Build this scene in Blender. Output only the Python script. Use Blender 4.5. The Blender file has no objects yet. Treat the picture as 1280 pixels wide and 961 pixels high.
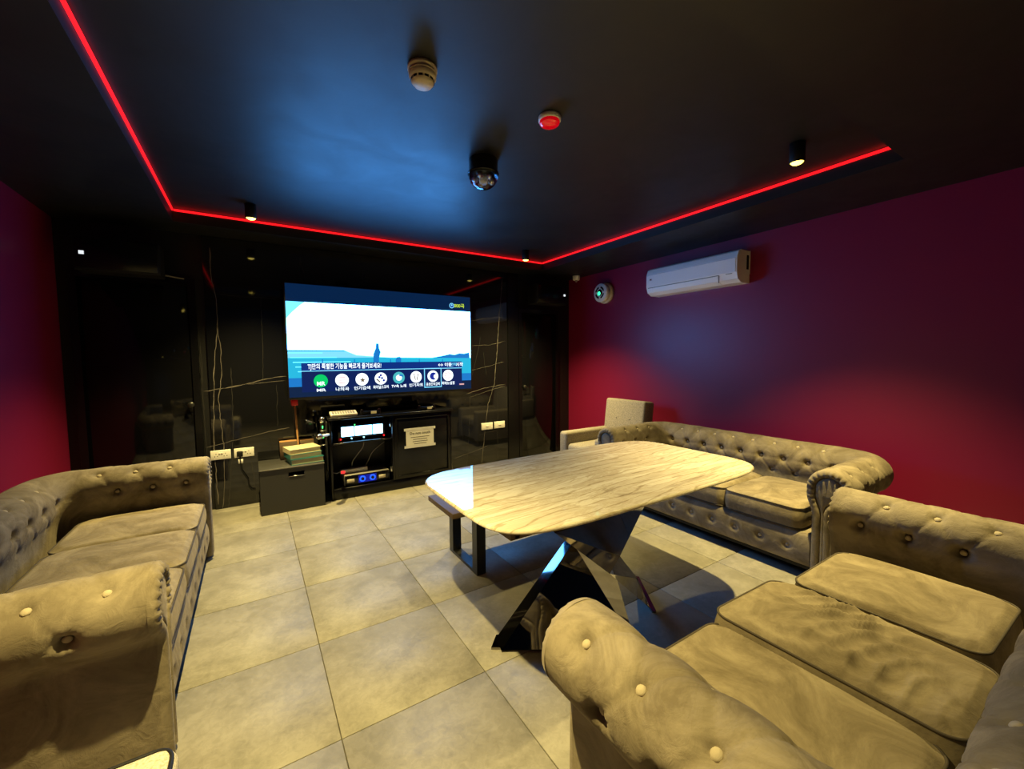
import bpy, bmesh, math, random
import numpy as np
from mathutils import Vector, Matrix
R_ = math.radians
random.seed(7)
S = bpy.context.scene
COL = S.collection

# ------------------------------------------------------------------ camera
F, CX, CY, CAMH = 512.0, 640.0, 480.5, 1.395
def _unit(v): return v / np.linalg.norm(v)
_v1 = np.array([314 - CX, -(450 - CY), -F]); _v2 = np.array([1448 - CX, -(441 - CY), -F])
_Y = _unit(_v1); _X = _unit(_v2 - (_v2 @ _Y) * _Y); _Z = np.cross(_X, _Y)
ROT = np.array([_X, _Y, _Z])
CAM = np.array([0, 0, CAMH])
cam = bpy.data.cameras.new('camera'); cam_o = bpy.data.objects.new('camera', cam); COL.objects.link(cam_o)
cam.sensor_fit = 'HORIZONTAL'; cam.sensor_width = 36; cam.lens = F / 1280 * 36
cam.clip_start = 0.02
m = Matrix([list(ROT[0]) + [0], list(ROT[1]) + [0], list(ROT[2]) + [CAMH], [0, 0, 0, 1]])
cam_o.matrix_world = m
S.camera = cam_o
# a pixel gives a direction; the distance comes from the plane it lies on
def ray(px, py): return ROT @ np.array([px - CX, -(py - CY), -F])
def onz(px, py, z=0.0): d = ray(px, py); return CAM + d * (z - CAM[2]) / d[2]
def ony(px, py, y): d = ray(px, py); return CAM + d * (y / d[1])
def onx(px, py, x): d = ray(px, py); return CAM + d * (x / d[0])

# ------------------------------------------------------------------ world, exposure
w = bpy.data.worlds.new('world'); S.world = w; w.use_nodes = True
w.node_tree.nodes['Background'].inputs[0].default_value = (0.002, 0.002, 0.003, 1)
w.node_tree.nodes['Background'].inputs[1].default_value = 1.0
S.view_settings.view_transform = 'Standard'; S.view_settings.look = 'None'
S.view_settings.exposure = 0.0; S.view_settings.gamma = 1.0; S.view_settings.use_curve_mapping = False
SPOT_POWER = 520.0
SPOT_COLOR = (1.0, 0.785, 0.28)
TV_GAIN = 1.0

# room measures (metres, camera stands at x=0, y=0)
XL, XR, YB, YF = -1.27, 3.97, 4.68, -1.5
ZS, ZC = 2.52, 2.62                       # border soffit, raised tray
TX0, TX1, TY0, TY1 = -0.49, 3.22, 0.84, 4.32

# ------------------------------------------------------------------ materials
MATS = {}
def mat(name, color, rough=0.5, metal=0.0, spec=0.5, emit=None, estr=0.0, sheen=0.0, coat=0.0, trans=0.0, ior=None, alpha=1.0):
    if name in MATS: return MATS[name]
    mt = bpy.data.materials.new(name); mt.use_nodes = True
    b = mt.node_tree.nodes['Principled BSDF']
    b.inputs['Base Color'].default_value = (*color, 1); b.inputs['Roughness'].default_value = rough
    b.inputs['Metallic'].default_value = metal; b.inputs['Specular IOR Level'].default_value = spec
    if emit: b.inputs['Emission Color'].default_value = (*emit, 1); b.inputs['Emission Strength'].default_value = estr
    if sheen: b.inputs['Sheen Weight'].default_value = sheen; b.inputs['Sheen Roughness'].default_value = 0.4
    if coat: b.inputs['Coat Weight'].default_value = coat; b.inputs['Coat Roughness'].default_value = 0.03
    if trans: b.inputs['Transmission Weight'].default_value = trans
    if ior: b.inputs['IOR'].default_value = ior
    MATS[name] = mt; return mt
def nodes(mt):
    nt = mt.node_tree; return nt, nt.nodes, nt.links, nt.nodes['Principled BSDF']
def pos_node(nt, kind='Object', scale=(1, 1, 1)):
    mp = nt.nodes.new('ShaderNodeMapping'); mp.inputs['Scale'].default_value = scale
    if kind == 'World':
        g = nt.nodes.new('ShaderNodeNewGeometry'); nt.links.new(g.outputs['Position'], mp.inputs[0])
    else:
        t = nt.nodes.new('ShaderNodeTexCoord'); nt.links.new(t.outputs[kind], mp.inputs[0])
    return mp
def noise(nt, vec, scale, detail=4, rough=0.5, dist=0.0):
    n = nt.nodes.new('ShaderNodeTexNoise'); n.inputs['Scale'].default_value = scale
    n.inputs['Detail'].default_value = detail; n.inputs['Roughness'].default_value = rough
    n.inputs['Distortion'].default_value = dist; nt.links.new(vec.outputs[0], n.inputs['Vector']); return n
def ramp(nt, fac, stops):
    r = nt.nodes.new('ShaderNodeValToRGB'); nt.links.new(fac, r.inputs[0])
    e = r.color_ramp.elements
    while len(e) < len(stops): e.new(0.5)
    for i, (p, c) in enumerate(stops): e[i].position = p; e[i].color = (*c, 1)
    return r
def bump(nt, b, height, strength, dist):
    bp = nt.nodes.new('ShaderNodeBump'); bp.inputs['Strength'].default_value = strength
    bp.inputs['Distance'].default_value = dist; nt.links.new(height, bp.inputs['Height']); nt.links.new(bp.outputs[0], b.inputs['Normal'])

def velvet(name, c0, c1, c2, scale=5.0):
    mt = mat(name, c1, 0.85, spec=0.15, sheen=0.35)
    nt, N, L, b = nodes(mt); p = pos_node(nt, 'Object')
    n = noise(nt, p, scale, 7, 0.68, 1.0)
    r = ramp(nt, n.outputs[0], [(0.37, c0), (0.5, c1), (0.63, c2)]); L.new(r.outputs[0], b.inputs['Base Color'])
    b.inputs['Sheen Tint'].default_value = (*c2, 1)
    n2 = noise(nt, p, 22, 5, 0.65, 1.0); bump(nt, b, n2.outputs[0], 0.45, 0.007)
    return mt
velvet('velvet', (0.15, 0.122, 0.085), (0.215, 0.18, 0.13), (0.285, 0.24, 0.175))
velvet('velvet_cushion', (0.17, 0.137, 0.09), (0.25, 0.205, 0.14), (0.34, 0.285, 0.20), 4.0)
velvet('velvet_button', (0.40, 0.34, 0.25), (0.42, 0.36, 0.27), (0.45, 0.39, 0.29))
mat('piping', (0.07, 0.055, 0.04), 0.8)
def woven(name, c0, c1):
    mt = mat(name, c1, 0.9, spec=0.2); nt, N, L, b = nodes(mt); p = pos_node(nt, 'Object')
    n = noise(nt, p, 160, 2, 0.5); r = ramp(nt, n.outputs[0], [(0.35, c0), (0.65, c1)]); L.new(r.outputs[0], b.inputs['Base Color'])
    bump(nt, b, n.outputs[0], 0.3, 0.003); return mt
woven('linen', (0.22, 0.19, 0.145), (0.40, 0.35, 0.27))
woven('cream_fabric', (0.38, 0.34, 0.25), (0.62, 0.56, 0.44))

def tile_mat():
    mt = mat('tile', (0.36, 0.33, 0.28), 0.42, spec=0.35); nt, N, L, b = nodes(mt); p = pos_node(nt, 'World')
    n = noise(nt, p, 5.2, 8, 0.62, 0.5); n2 = noise(nt, p, 34, 6, 0.7, 0.8)
    mx = nt.nodes.new('ShaderNodeMath'); mx.operation = 'MULTIPLY_ADD'; L.new(n2.outputs[0], mx.inputs[0]); mx.inputs[1].default_value = 0.70; L.new(n.outputs[0], mx.inputs[2])
    r = ramp(nt, mx.outputs[0], [(0.62, (0.20, 0.186, 0.155)), (0.85, (0.265, 0.245, 0.208)), (1.0, (0.315, 0.292, 0.25))])
    L.new(r.outputs[0], b.inputs['Base Color'])
    rr = ramp(nt, n2.outputs[0], [(0.3, (0.44,) * 3), (0.7, (0.62,) * 3)]); L.new(rr.outputs[0], b.inputs['Roughness'])
    bump(nt, b, n2.outputs[0], 0.12, 0.003)
tile_mat(); mat('grout', (0.12, 0.105, 0.08), 0.9)

def wall_mat(name, c):
    mt = mat(name, c, 0.42, spec=0.5); nt, N, L, b = nodes(mt); p = pos_node(nt, 'World'); n = noise(nt, p, 140, 3); bump(nt, b, n.outputs[0], 0.05, 0.002)
wall_mat('crimson_paint', (0.22, 0.006, 0.045))
wall_mat('black_paint', (0.006, 0.006, 0.007))
def ceil_mat():
    mt = mat('ceiling_paint', (0.008, 0.0085, 0.0095), 0.46, spec=0.5); nt, N, L, b = nodes(mt); p = pos_node(nt, 'World')
    n = noise(nt, p, 3.0, 4, 0.6, 0.6); r = ramp(nt, n.outputs[0], [(0.3, (0.42,) * 3), (0.7, (0.52,) * 3)]); L.new(r.outputs[0], b.inputs['Roughness'])
    n2 = noise(nt, p, 60, 3); bump(nt, b, n2.outputs[0], 0.08, 0.002)
ceil_mat()
mat('black_marble', (0.006, 0.006, 0.007), 0.05, spec=0.5, coat=0.3)
mat('vein', (0.13, 0.115, 0.105), 0.25)
mat('vein_dim', (0.033, 0.031, 0.030), 0.25)
mat('black_gloss', (0.004, 0.004, 0.005), 0.07, spec=0.4)
mat('black_satin', (0.0035, 0.0035, 0.0045), 0.26, spec=.35)
mat('black_matte', (0.007, 0.007, 0.008), 0.6, spec=.3)
mat('dark_wood', (0.035, 0.034, 0.034), 0.5)
mat('black_metal', (0.012, 0.012, 0.012), 0.35, spec=0.5)
mat('mirror_steel', (0.33, 0.315, 0.30), 0.04, metal=1.0)
mat('steel', (0.6, 0.6, 0.6), 0.25, metal=1.0)
mat('ac_white', (0.95, 0.95, 0.95), .3)
mat('white_plastic', (0.82, 0.80, 0.77), 0.35)
mat('beige_plastic', (0.62, 0.55, 0.42), 0.45)
mat('grey_plastic', (0.25, 0.24, 0.22), 0.45)
mat('brown', (0.10, 0.062, 0.035), 0.6)
mat('wood_stick', (0.42, 0.22, 0.09), 0.5)
mat('red_plastic', (0.55, 0.015, 0.02), 0.25)
mat('red_lens', (0.60, 0.004, 0.008), 0.12, coat=0.5, emit=(1, 0.0, 0.01), estr=0.35)
mat('paper', (0.88, 0.85, 0.78), 0.8)
mat('teal_cover', (0.03, 0.20, 0.21), 0.35); mat('page', (0.72, 0.62, 0.40), 0.8); mat('cream_cover', (0.66, 0.58, 0.38), 0.45)
mat('led_red', (0.1, 0, 0), 0.5, emit=(1.0, 0.008, 0.012), estr=1.6)
mat('lamp_lens', (1, 0.9, 0.6), 0.3, emit=(1.0, 0.74, 0.10), estr=6)
mat('ink', (0.10, 0.085, 0.06), 0.9)
def glow(name, c, s): return mat(name, (0.0, 0.0, 0.0), 0.35, emit=c, estr=s, spec=0.3)

def stone_mat():
    mt = mat('sintered_stone', (0.6, 0.55, 0.45), 0.035, spec=0.5); nt, N, L, b = nodes(mt)
    p = pos_node(nt, 'Object', (0.55, 2.4, 1.0)); p.inputs['Rotation'].default_value = (0, 0, R_(-14))
    n = noise(nt, p, 2.4, 9, 0.68, 1.5)
    r = ramp(nt, n.outputs[0], [(0.34, (0.36, 0.30, 0.22)), (0.44, (0.60, 0.54, 0.44)), (0.50, (0.50, 0.43, 0.33)), (0.56, (0.68, 0.63, 0.54)), (0.70, (0.56, 0.49, 0.38))])
    wv = nt.nodes.new('ShaderNodeTexWave'); wv.inputs['Scale'].default_value = 2.3; wv.inputs['Distortion'].default_value = 9; wv.inputs['Detail'].default_value = 5; wv.inputs['Detail Scale'].default_value = 1.6
    wv.bands_direction = 'Y'; L.new(p.outputs[0], wv.inputs['Vector'])
    r2 = ramp(nt, wv.outputs[0], [(0.0, (0.62, 0.56, 0.46)), (0.08, (1, 1, 1)), (1.0, (1, 1, 1))])
    mx = nt.nodes.new('ShaderNodeMix'); mx.data_type = 'RGBA'; mx.blend_type = 'MULTIPLY'; mx.inputs[0].default_value = 0.8
    L.new(r.outputs[0], mx.inputs[6]); L.new(r2.outputs[0], mx.inputs[7]); L.new(mx.outputs[2], b.inputs['Base Color'])
stone_mat()
mat('stone_edge', (0.55, 0.42, 0.20), 0.3)

# ------------------------------------------------------------------ mesh builders
class MB:
    def __init__(s): s.v = []; s.f = []; s.sm = []
    def add(s, vs, fs, smooth=False):
        o = len(s.v); s.v += [tuple(float(c) for c in p) for p in vs]; s.f += [tuple(i + o for i in f) for f in fs]; s.sm += [smooth] * len(fs); return s
    def box(s, x0, x1, y0, y1, z0, z1, bev=0.0, seg=2):
        bm = bmesh.new(); bmesh.ops.create_cube(bm, size=1)
        for v in bm.verts: v.co = ((x0 + x1) / 2 + v.co.x * (x1 - x0), (y0 + y1) / 2 + v.co.y * (y1 - y0), (z0 + z1) / 2 + v.co.z * (z1 - z0))
        if bev: bmesh.ops.bevel(bm, geom=list(bm.edges), offset=bev, segments=seg, affect='EDGES', profile=0.5)
        bm.verts.index_update(); s.add([v.co[:] for v in bm.verts], [[v.index for v in f.verts] for f in bm.faces], bev > 0); bm.free(); return s
    def cyl(s, p0, p1, r0, r1=None, n=24, caps=True):
        r1 = r0 if r1 is None else r1; p0 = Vector(p0); p1 = Vector(p1); d = (p1 - p0).normalized()
        a = d.orthogonal().normalized(); b = d.cross(a); vs = []; fs = []
        for p, r in ((p0, r0), (p1, r1)):
            vs += [p + (a * math.cos(2 * math.pi * i / n) + b * math.sin(2 * math.pi * i / n)) * r for i in range(n)]
        s.add(vs, [(i, (i + 1) % n, n + (i + 1) % n, n + i) for i in range(n)], True)
        if caps: s.add(vs, [tuple(range(n - 1, -1, -1)), tuple(range(n, 2 * n))], False)
        return s
    def lathe(s, prof, n=32, origin=(0, 0, 0), axis='z'):
        vs = []; k = len(prof)
        for i in range(n):
            a = 2 * math.pi * i / n
            for r, h in prof:
                x, y, z = r * math.cos(a), r * math.sin(a), h
                if axis == '-x': x, y, z = -h, r * math.cos(a), r * math.sin(a)
                if axis == '-y': x, y, z = r * math.cos(a), -h, r * math.sin(a)
                vs.append((x + origin[0], y + origin[1], z + origin[2]))
        fs = [(i * k + j, ((i + 1) % n) * k + j, ((i + 1) % n) * k + j + 1, i * k + j + 1) for i in range(n) for j in range(k - 1)]
        return s.add(vs, fs, True)
    def tube(s, pts, r, n=8, closed=False):
        pts = [Vector(p) for p in pts]; k = len(pts); vs = []; prev = None
        for i, p in enumerate(pts):
            if closed: d = (pts[(i + 1) % k] - pts[i - 1]).normalized()
            else: d = (pts[min(i + 1, k - 1)] - pts[max(i - 1, 0)]).normalized()
            a = d.orthogonal().normalized() if prev is None else (prev - d * prev.dot(d)).normalized()
            prev = a; b = d.cross(a)
            vs += [p + (a * math.cos(2 * math.pi * j / n) + b * math.sin(2 * math.pi * j / n)) * r for j in range(n)]
        fs = [(i * n + j, i * n + (j + 1) % n, ((i + 1) % k) * n + (j + 1) % n, ((i + 1) % k) * n + j) for i in range(k if closed else k - 1) for j in range(n)]
        if not closed: fs += [tuple(range(n - 1, -1, -1)), tuple((k - 1) * n + j for j in range(n))]
        return s.add(vs, fs, True)
    def grid(s, P, smooth=True, flip=False):
        a, b = P.shape[:2]; o = lambda i, j: i * b + j
        fs = [(o(i, j), o(i + 1, j), o(i + 1, j + 1), o(i, j + 1)) for i in range(a - 1) for j in range(b - 1)]
        if flip: fs = [f[::-1] for f in fs]
        return s.add(P.reshape(-1, 3).tolist(), fs, smooth)
    def prism(s, poly, y0, y1):       # polygon in x,z extruded along y
        k = len(poly); vs = [(x, y0, z) for x, z in poly] + [(x, y1, z) for x, z in poly]
        return s.add(vs, [tuple(range(k)), tuple(range(2 * k - 1, k - 1, -1))] + [(i, k + i, k + (i + 1) % k, (i + 1) % k) for i in range(k)])
    def mesh(s, name, material, origin=(0, 0, 0)):
        me = bpy.data.meshes.new(name); ox, oy, oz = origin
        me.from_pydata([(x - ox, y - oy, z - oz) for x, y, z in s.v], [], s.f)
        me.polygons.foreach_set('use_smooth', s.sm); me.materials.append(MATS[material] if isinstance(material, str) else material)
        bm = bmesh.new(); bm.from_mesh(me); bmesh.ops.recalc_face_normals(bm, faces=bm.faces); bm.to_mesh(me); bm.free()
        me.update(); return me
    def build(s, name, material, parent=None, origin=(0, 0, 0)):
        o = bpy.data.objects.new(name, s.mesh(name, material, origin)); COL.objects.link(o)
        if parent is not None: o.parent = parent
        return o
def tag(o, label=None, cat=None, group=None, kind=None):
    if label: o['label'] = label
    if cat: o['category'] = cat
    if group: o['group'] = group
    if kind: o['kind'] = kind
    return o
def thing(name, label, cat, loc=(0, 0, 0), rz=0.0, group=None):
    o = bpy.data.objects.new(name, None); COL.objects.link(o); o.location = loc; o.rotation_euler = (0, 0, rz); o.empty_display_size = 0.1
    return tag(o, label, cat, group)
def copy_tree(o, parent=None):
    c = o.copy(); COL.objects.link(c); c.parent = parent
    for ch in list(o.children): copy_tree(ch, c)
    return c
def link(name, me, parent=None, loc=(0, 0, 0), rot=None):
    o = bpy.data.objects.new(name, me); COL.objects.link(o); o.parent = parent; o.location = loc
    if rot is not None: o.rotation_euler = rot
    return o
def struct(name, mb, material): return tag(mb.build(name, material), kind='structure')

# ------------------------------------------------------------------ room shell
floor = struct('floor', MB().box(XL - .1, XR + .1, YF - .1, YB + .1, -0.12, -0.012), 'grout')
G = 0.0035
xs = [0.224 + 0.6 * k for k in range(-4, 9)]; ys = [1.541 + 0.6 * k for k in range(-7, 8)]
full = None
for i in range(len(xs) - 1):
    for j in range(len(ys) - 1):
        x0, x1, y0, y1 = max(xs[i], XL), min(xs[i + 1], XR), max(ys[j], YF), min(ys[j + 1], YB)
        if x1 - x0 < .03 or y1 - y0 < .03: continue
        isfull = x1 - x0 > .599 and y1 - y0 > .599
        if isfull and full: me = full
        else:
            hx, hy = (x1 - x0) / 2 - G / 2, (y1 - y0) / 2 - G / 2
            me = MB().box(-hx, hx, -hy, hy, -0.0135, 0, 0.0012, 1).mesh('tile', 'tile')
            if isfull: full = me
        link('tile', me, floor, ((x0 + x1) / 2, (y0 + y1) / 2, 0))
struct('wall_left', MB().box(XL - .1, XL, YF, YB, 0, ZS), 'crimson_paint')
struct('wall_right', MB().box(XR, XR + .1, YF, YB, 0, ZS), 'crimson_paint')
struct('wall_front', MB().box(XL - .1, XR + .1, YF - .1, YF, 0, ZS), 'black_paint')
wall_back = struct('wall_back', MB().box(XL - .1, XR + .1, YB, YB + .1, 0, ZS), 'black_paint')
# ceiling: raised tray with its lip, and the lower border round it
struct('ceiling', MB().box(TX0 - .03, TX1 + .03, TY0 - .03, TY1 + .03, ZC, ZC + .06), 'ceiling_paint')
cb = MB()
cb.box(XL - .1, TX0, YF - .1, YB + .1, ZS, ZC + .06); cb.box(TX1, XR + .1, YF - .1, YB + .1, ZS, ZC + .06)
cb.box(TX0, TX1, YF - .1, TY0, ZS, ZC + .06); cb.box(TX0, TX1, TY1, YB + .1, ZS, ZC + .06)
struct('trim_1', cb, 'ceiling_paint')
# red strip lights under the tray edge
def strip(name, x0, x1, y0, y1, lab):
    tag(MB().box(x0, x1, y0, y1, ZC - .020, ZC - .004).build(name, 'led_red'), lab, 'strip light', 'red strip lights along the ceiling tray')
strip('led_strip', TX0 + .012, TX1 - .012, TY1 - .01, TY1, 'red light strip of the ceiling tray above the television wall')
strip('led_strip', TX1 - .01, TX1, TY0 + .02, TY1 - .012, 'red light strip of the ceiling tray on the air conditioner side')
strip('led_strip', TX0, TX0 + .01, TY0 + .02, TY1 - .012, 'red light strip of the ceiling tray above the sofa opposite the air conditioner')

# back wall: marble panel with veins, black glass doors either side
MX0, MX1, MY = -0.335, 2.89, YB - .025
panel = MB().box(MX0, MX1, MY, YB, 0, ZS - .005).build('marble_panel', 'black_marble', wall_back)
def vein(mb, pts, w0):
    q = [ony(px, py, MY) for px, py in pts]; out = []
    for a, b in zip(q[:-1], q[1:]):
        n = max(2, int(np.linalg.norm(b - a) / .04))
        out += [a + (b - a) * k / n for k in range(n)]
    out.append(q[-1]); out = [p + np.array([random.uniform(-.004, .004), 0, random.uniform(-.004, .004)]) for p in out]
    L, Rr = [], []
    for i, p in enumerate(out):
        d = out[min(i + 1, len(out) - 1)] - out[max(i - 1, 0)]; nrm = _unit(np.array([-d[2], 0, d[0]])); wd = .6 * w0 * random.uniform(.5, 1.3) * (0.35 if i in (0, len(out) - 1) else 1)
        L.append(p + nrm * wd / 2); Rr.append(p - nrm * wd / 2)
    k = len(out); vs = [(p[0], MY - .0006, p[2]) for p in L + Rr]
    mb.add(vs, [(i, i + 1, k + i + 1, k + i) for i in range(k - 1)])
vb = MB(); vd = MB()
for pts, wd in [
    ([(262, 309), (264, 345), (271, 380), (272, 410), (268, 450), (267, 500), (268, 560), (273, 630)], .012),
    ([(271, 400), (276, 440), (277, 470), (273, 500), (280, 560), (281, 600), (279, 635)], .009),
    ([(255, 489), (290, 484), (330, 474), (358, 470)], .011), ([(270, 488), (300, 481), (357, 475)], .006),
    ([(257, 560), (290, 551), (330, 541), (362, 534)], .010),
    ([(628, 345), (624, 395), (622, 430), (618, 480), (610, 505), (606, 540), (602, 580)], .011),
    ([(583, 492), (605, 485), (632, 480)], .010), ([(588, 496), (612, 488), (632, 482)], .007),
    ([(588, 463), (612, 457), (630, 452)], .006), ([(590, 432), (612, 431), (632, 426)], .005), ([(588, 401), (610, 398), (628, 396)], .005),
    ([(568, 573), (590, 565), (610, 557)], .006), ([(562, 520), (563, 560), (566, 590)], .009),
]: vein(vb, pts, wd)
for pts, wd in [
    ([(326, 372), (328, 430), (329, 480)], .006), ([(375, 320), (381, 345)], .008), ([(374, 345), (375, 322)], .008), ([(452, 330), (454, 352)], .008), ([(458, 352), (454, 330)], .008),
    ([(245, 380), (252, 470), (258, 560), (262, 636)], .006), ([(289, 460), (292, 540), (286, 635)], .007), ([(312, 560), (318, 600), (322, 630)], .007), ([(248, 400), (254, 480)], .005),
    ([(590, 470), (597, 440), (601, 420)], .005), ([(622, 490), (622, 575)], .006), ([(588, 490), (586, 545), (583, 590)], .006), ([(270, 368), (300, 371), (355, 373)], .005), ([(346, 480), (347, 535)], .005),
    ([(594, 545), (612, 540), (630, 534)], .005), ([(604, 440), (608, 470)], .005)]: vein(vd, pts, wd)
vb.build('marble_vein', 'vein', panel); vd.build('marble_vein', 'vein_dim', panel)
def door(name, x0, x1, z1):
    d = tag(MB().box(x0 + .05, x1 - .05, YB - .03, YB + .0, 0.01, z1 - .05, .003, 1).build(name, 'black_gloss'), kind='structure')
    fr = MB(); fr.box(x0, x0 + .05, YB - .045, YB, 0, z1); fr.box(x1 - .05, x1, YB - .045, YB, 0, z1); fr.box(x0 + .05, x1 - .05, YB - .045, YB, z1 - .05, z1)
    fr.build('door_frame', 'black_satin', d); return d
d1 = door('door_1', -1.20, -0.40, 2.12); d2 = door('door_2', 3.06, 3.74, 2.06)
MB().lathe([(0, .05), (.022, .05), (.026, .042), (.026, .03), (.012, .026), (.012, 0)], 20, (-.47, YB - .03, 1.0), '-y').build('door_knob', 'black_metal', d1)
MB().lathe([(0, .05), (.022, .05), (.026, .042), (.026, .03), (.012, .026), (.012, 0)], 20, (3.14, YB - .03, 1.0), '-y').build('door_knob', 'black_metal', d2)
tm = MB(); tm.box(2.89, 3.055, YB - .04, YB, 0, ZS - .005); struct('trim_2', tm, 'black_satin')

# ------------------------------------------------------------------ chesterfield sofas
WI, DI, RI, HR = 1.52, 0.64, 0.05, 0.72       # seat width, seat depth, corner radius, roll height
RR = 0.120; UC, ZCN = 0.140, HR - RR           # roll radius and centre
def profile():
    P = [(0.055, z) for z in np.linspace(.03, .42, 8)]
    P += [(0.055 - .035 * (1 - math.cos(a)) / 2 - 0.0, .42 + (.565 - .42) * a / math.pi) for a in np.linspace(0.3, math.pi, 16)]
    a0 = math.radians(198)
    P += [(UC + RR * math.cos(a), ZCN + RR * math.sin(a)) for a in np.linspace(a0 - .12, math.radians(-62), 52)]
    e = P[-1]; x1, z1 = UC + .02, .44
    for k in range(1, 9):
        t = k / 8; P.append((e[0] + (x1 - e[0]) * (1 - (1 - t) ** 2), e[1] + (z1 - e[1]) * t))
    P += [(UC + .02 + .004 * k / 7, .44 - (.44 - .03) * k / 7) for k in range(1, 8)]
    return np.array(P)
PR = profile()
tan = np.gradient(PR, axis=0); tan /= np.linalg.norm(tan, axis=1)[:, None]
PN = np.stack([-tan[:, 1], tan[:, 0]], 1)       # pointing away from the stuffing
TL = np.concatenate([[0], np.cumsum(np.linalg.norm(np.diff(PR, axis=0), axis=1))])
def t_at(pt): return TL[np.argmin(np.linalg.norm(PR - np.array(pt), axis=1))]
def roll(deg): a = math.radians(deg); return (UC + RR * math.cos(a), ZCN + RR * math.sin(a))
T_IN, T_TOP, T_TOU, T_OUT, T_LOW = t_at(roll(190)), t_at(roll(126)), t_at(roll(54)), t_at(roll(-12)), t_at((.05, .47))
def path():
    pts = []
    for y in np.linspace(0, DI - RI, 62): pts.append((-WI / 2, y, -1, 0))
    for a in np.linspace(0, 90, 22)[1:-1]: c, s = math.cos(R_(a)), math.sin(R_(a)); pts.append((-WI / 2 + RI - RI * c, DI - RI + RI * s, -c, s))
    for x in np.linspace(-WI / 2 + RI, WI / 2 - RI, 145): pts.append((x, DI, 0, 1))
    for a in np.linspace(0, 90, 22)[1:-1]: c, s = math.cos(R_(a)), math.sin(R_(a)); pts.append((WI / 2 - RI + RI * s, DI - RI + RI * c, s, c))
    for y in np.linspace(DI - RI, 0, 62): pts.append((WI / 2, y, 1, 0))
    return np.array(pts)
PA = path()
SL = np.concatenate([[0], np.cumsum(np.linalg.norm(np.diff(PA[:, :2], axis=0), axis=1))])
def surf(s, t):
    i = np.interp(s, SL, np.arange(len(SL))); a = int(min(i, len(SL) - 2)); f = i - a; p = PA[a] * (1 - f) + PA[a + 1] * f
    u = np.interp(t, TL, PR[:, 0]); z = np.interp(t, TL, PR[:, 1]); nu = np.interp(t, TL, PN[:, 0]); nz = np.interp(t, TL, PN[:, 1])
    pos = np.array([p[0] + p[2] * u, p[1] + p[3] * u, z]); nrm = _unit(np.array([p[2] * nu, p[3] * nu, nz]))
    return pos, nrm
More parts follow.
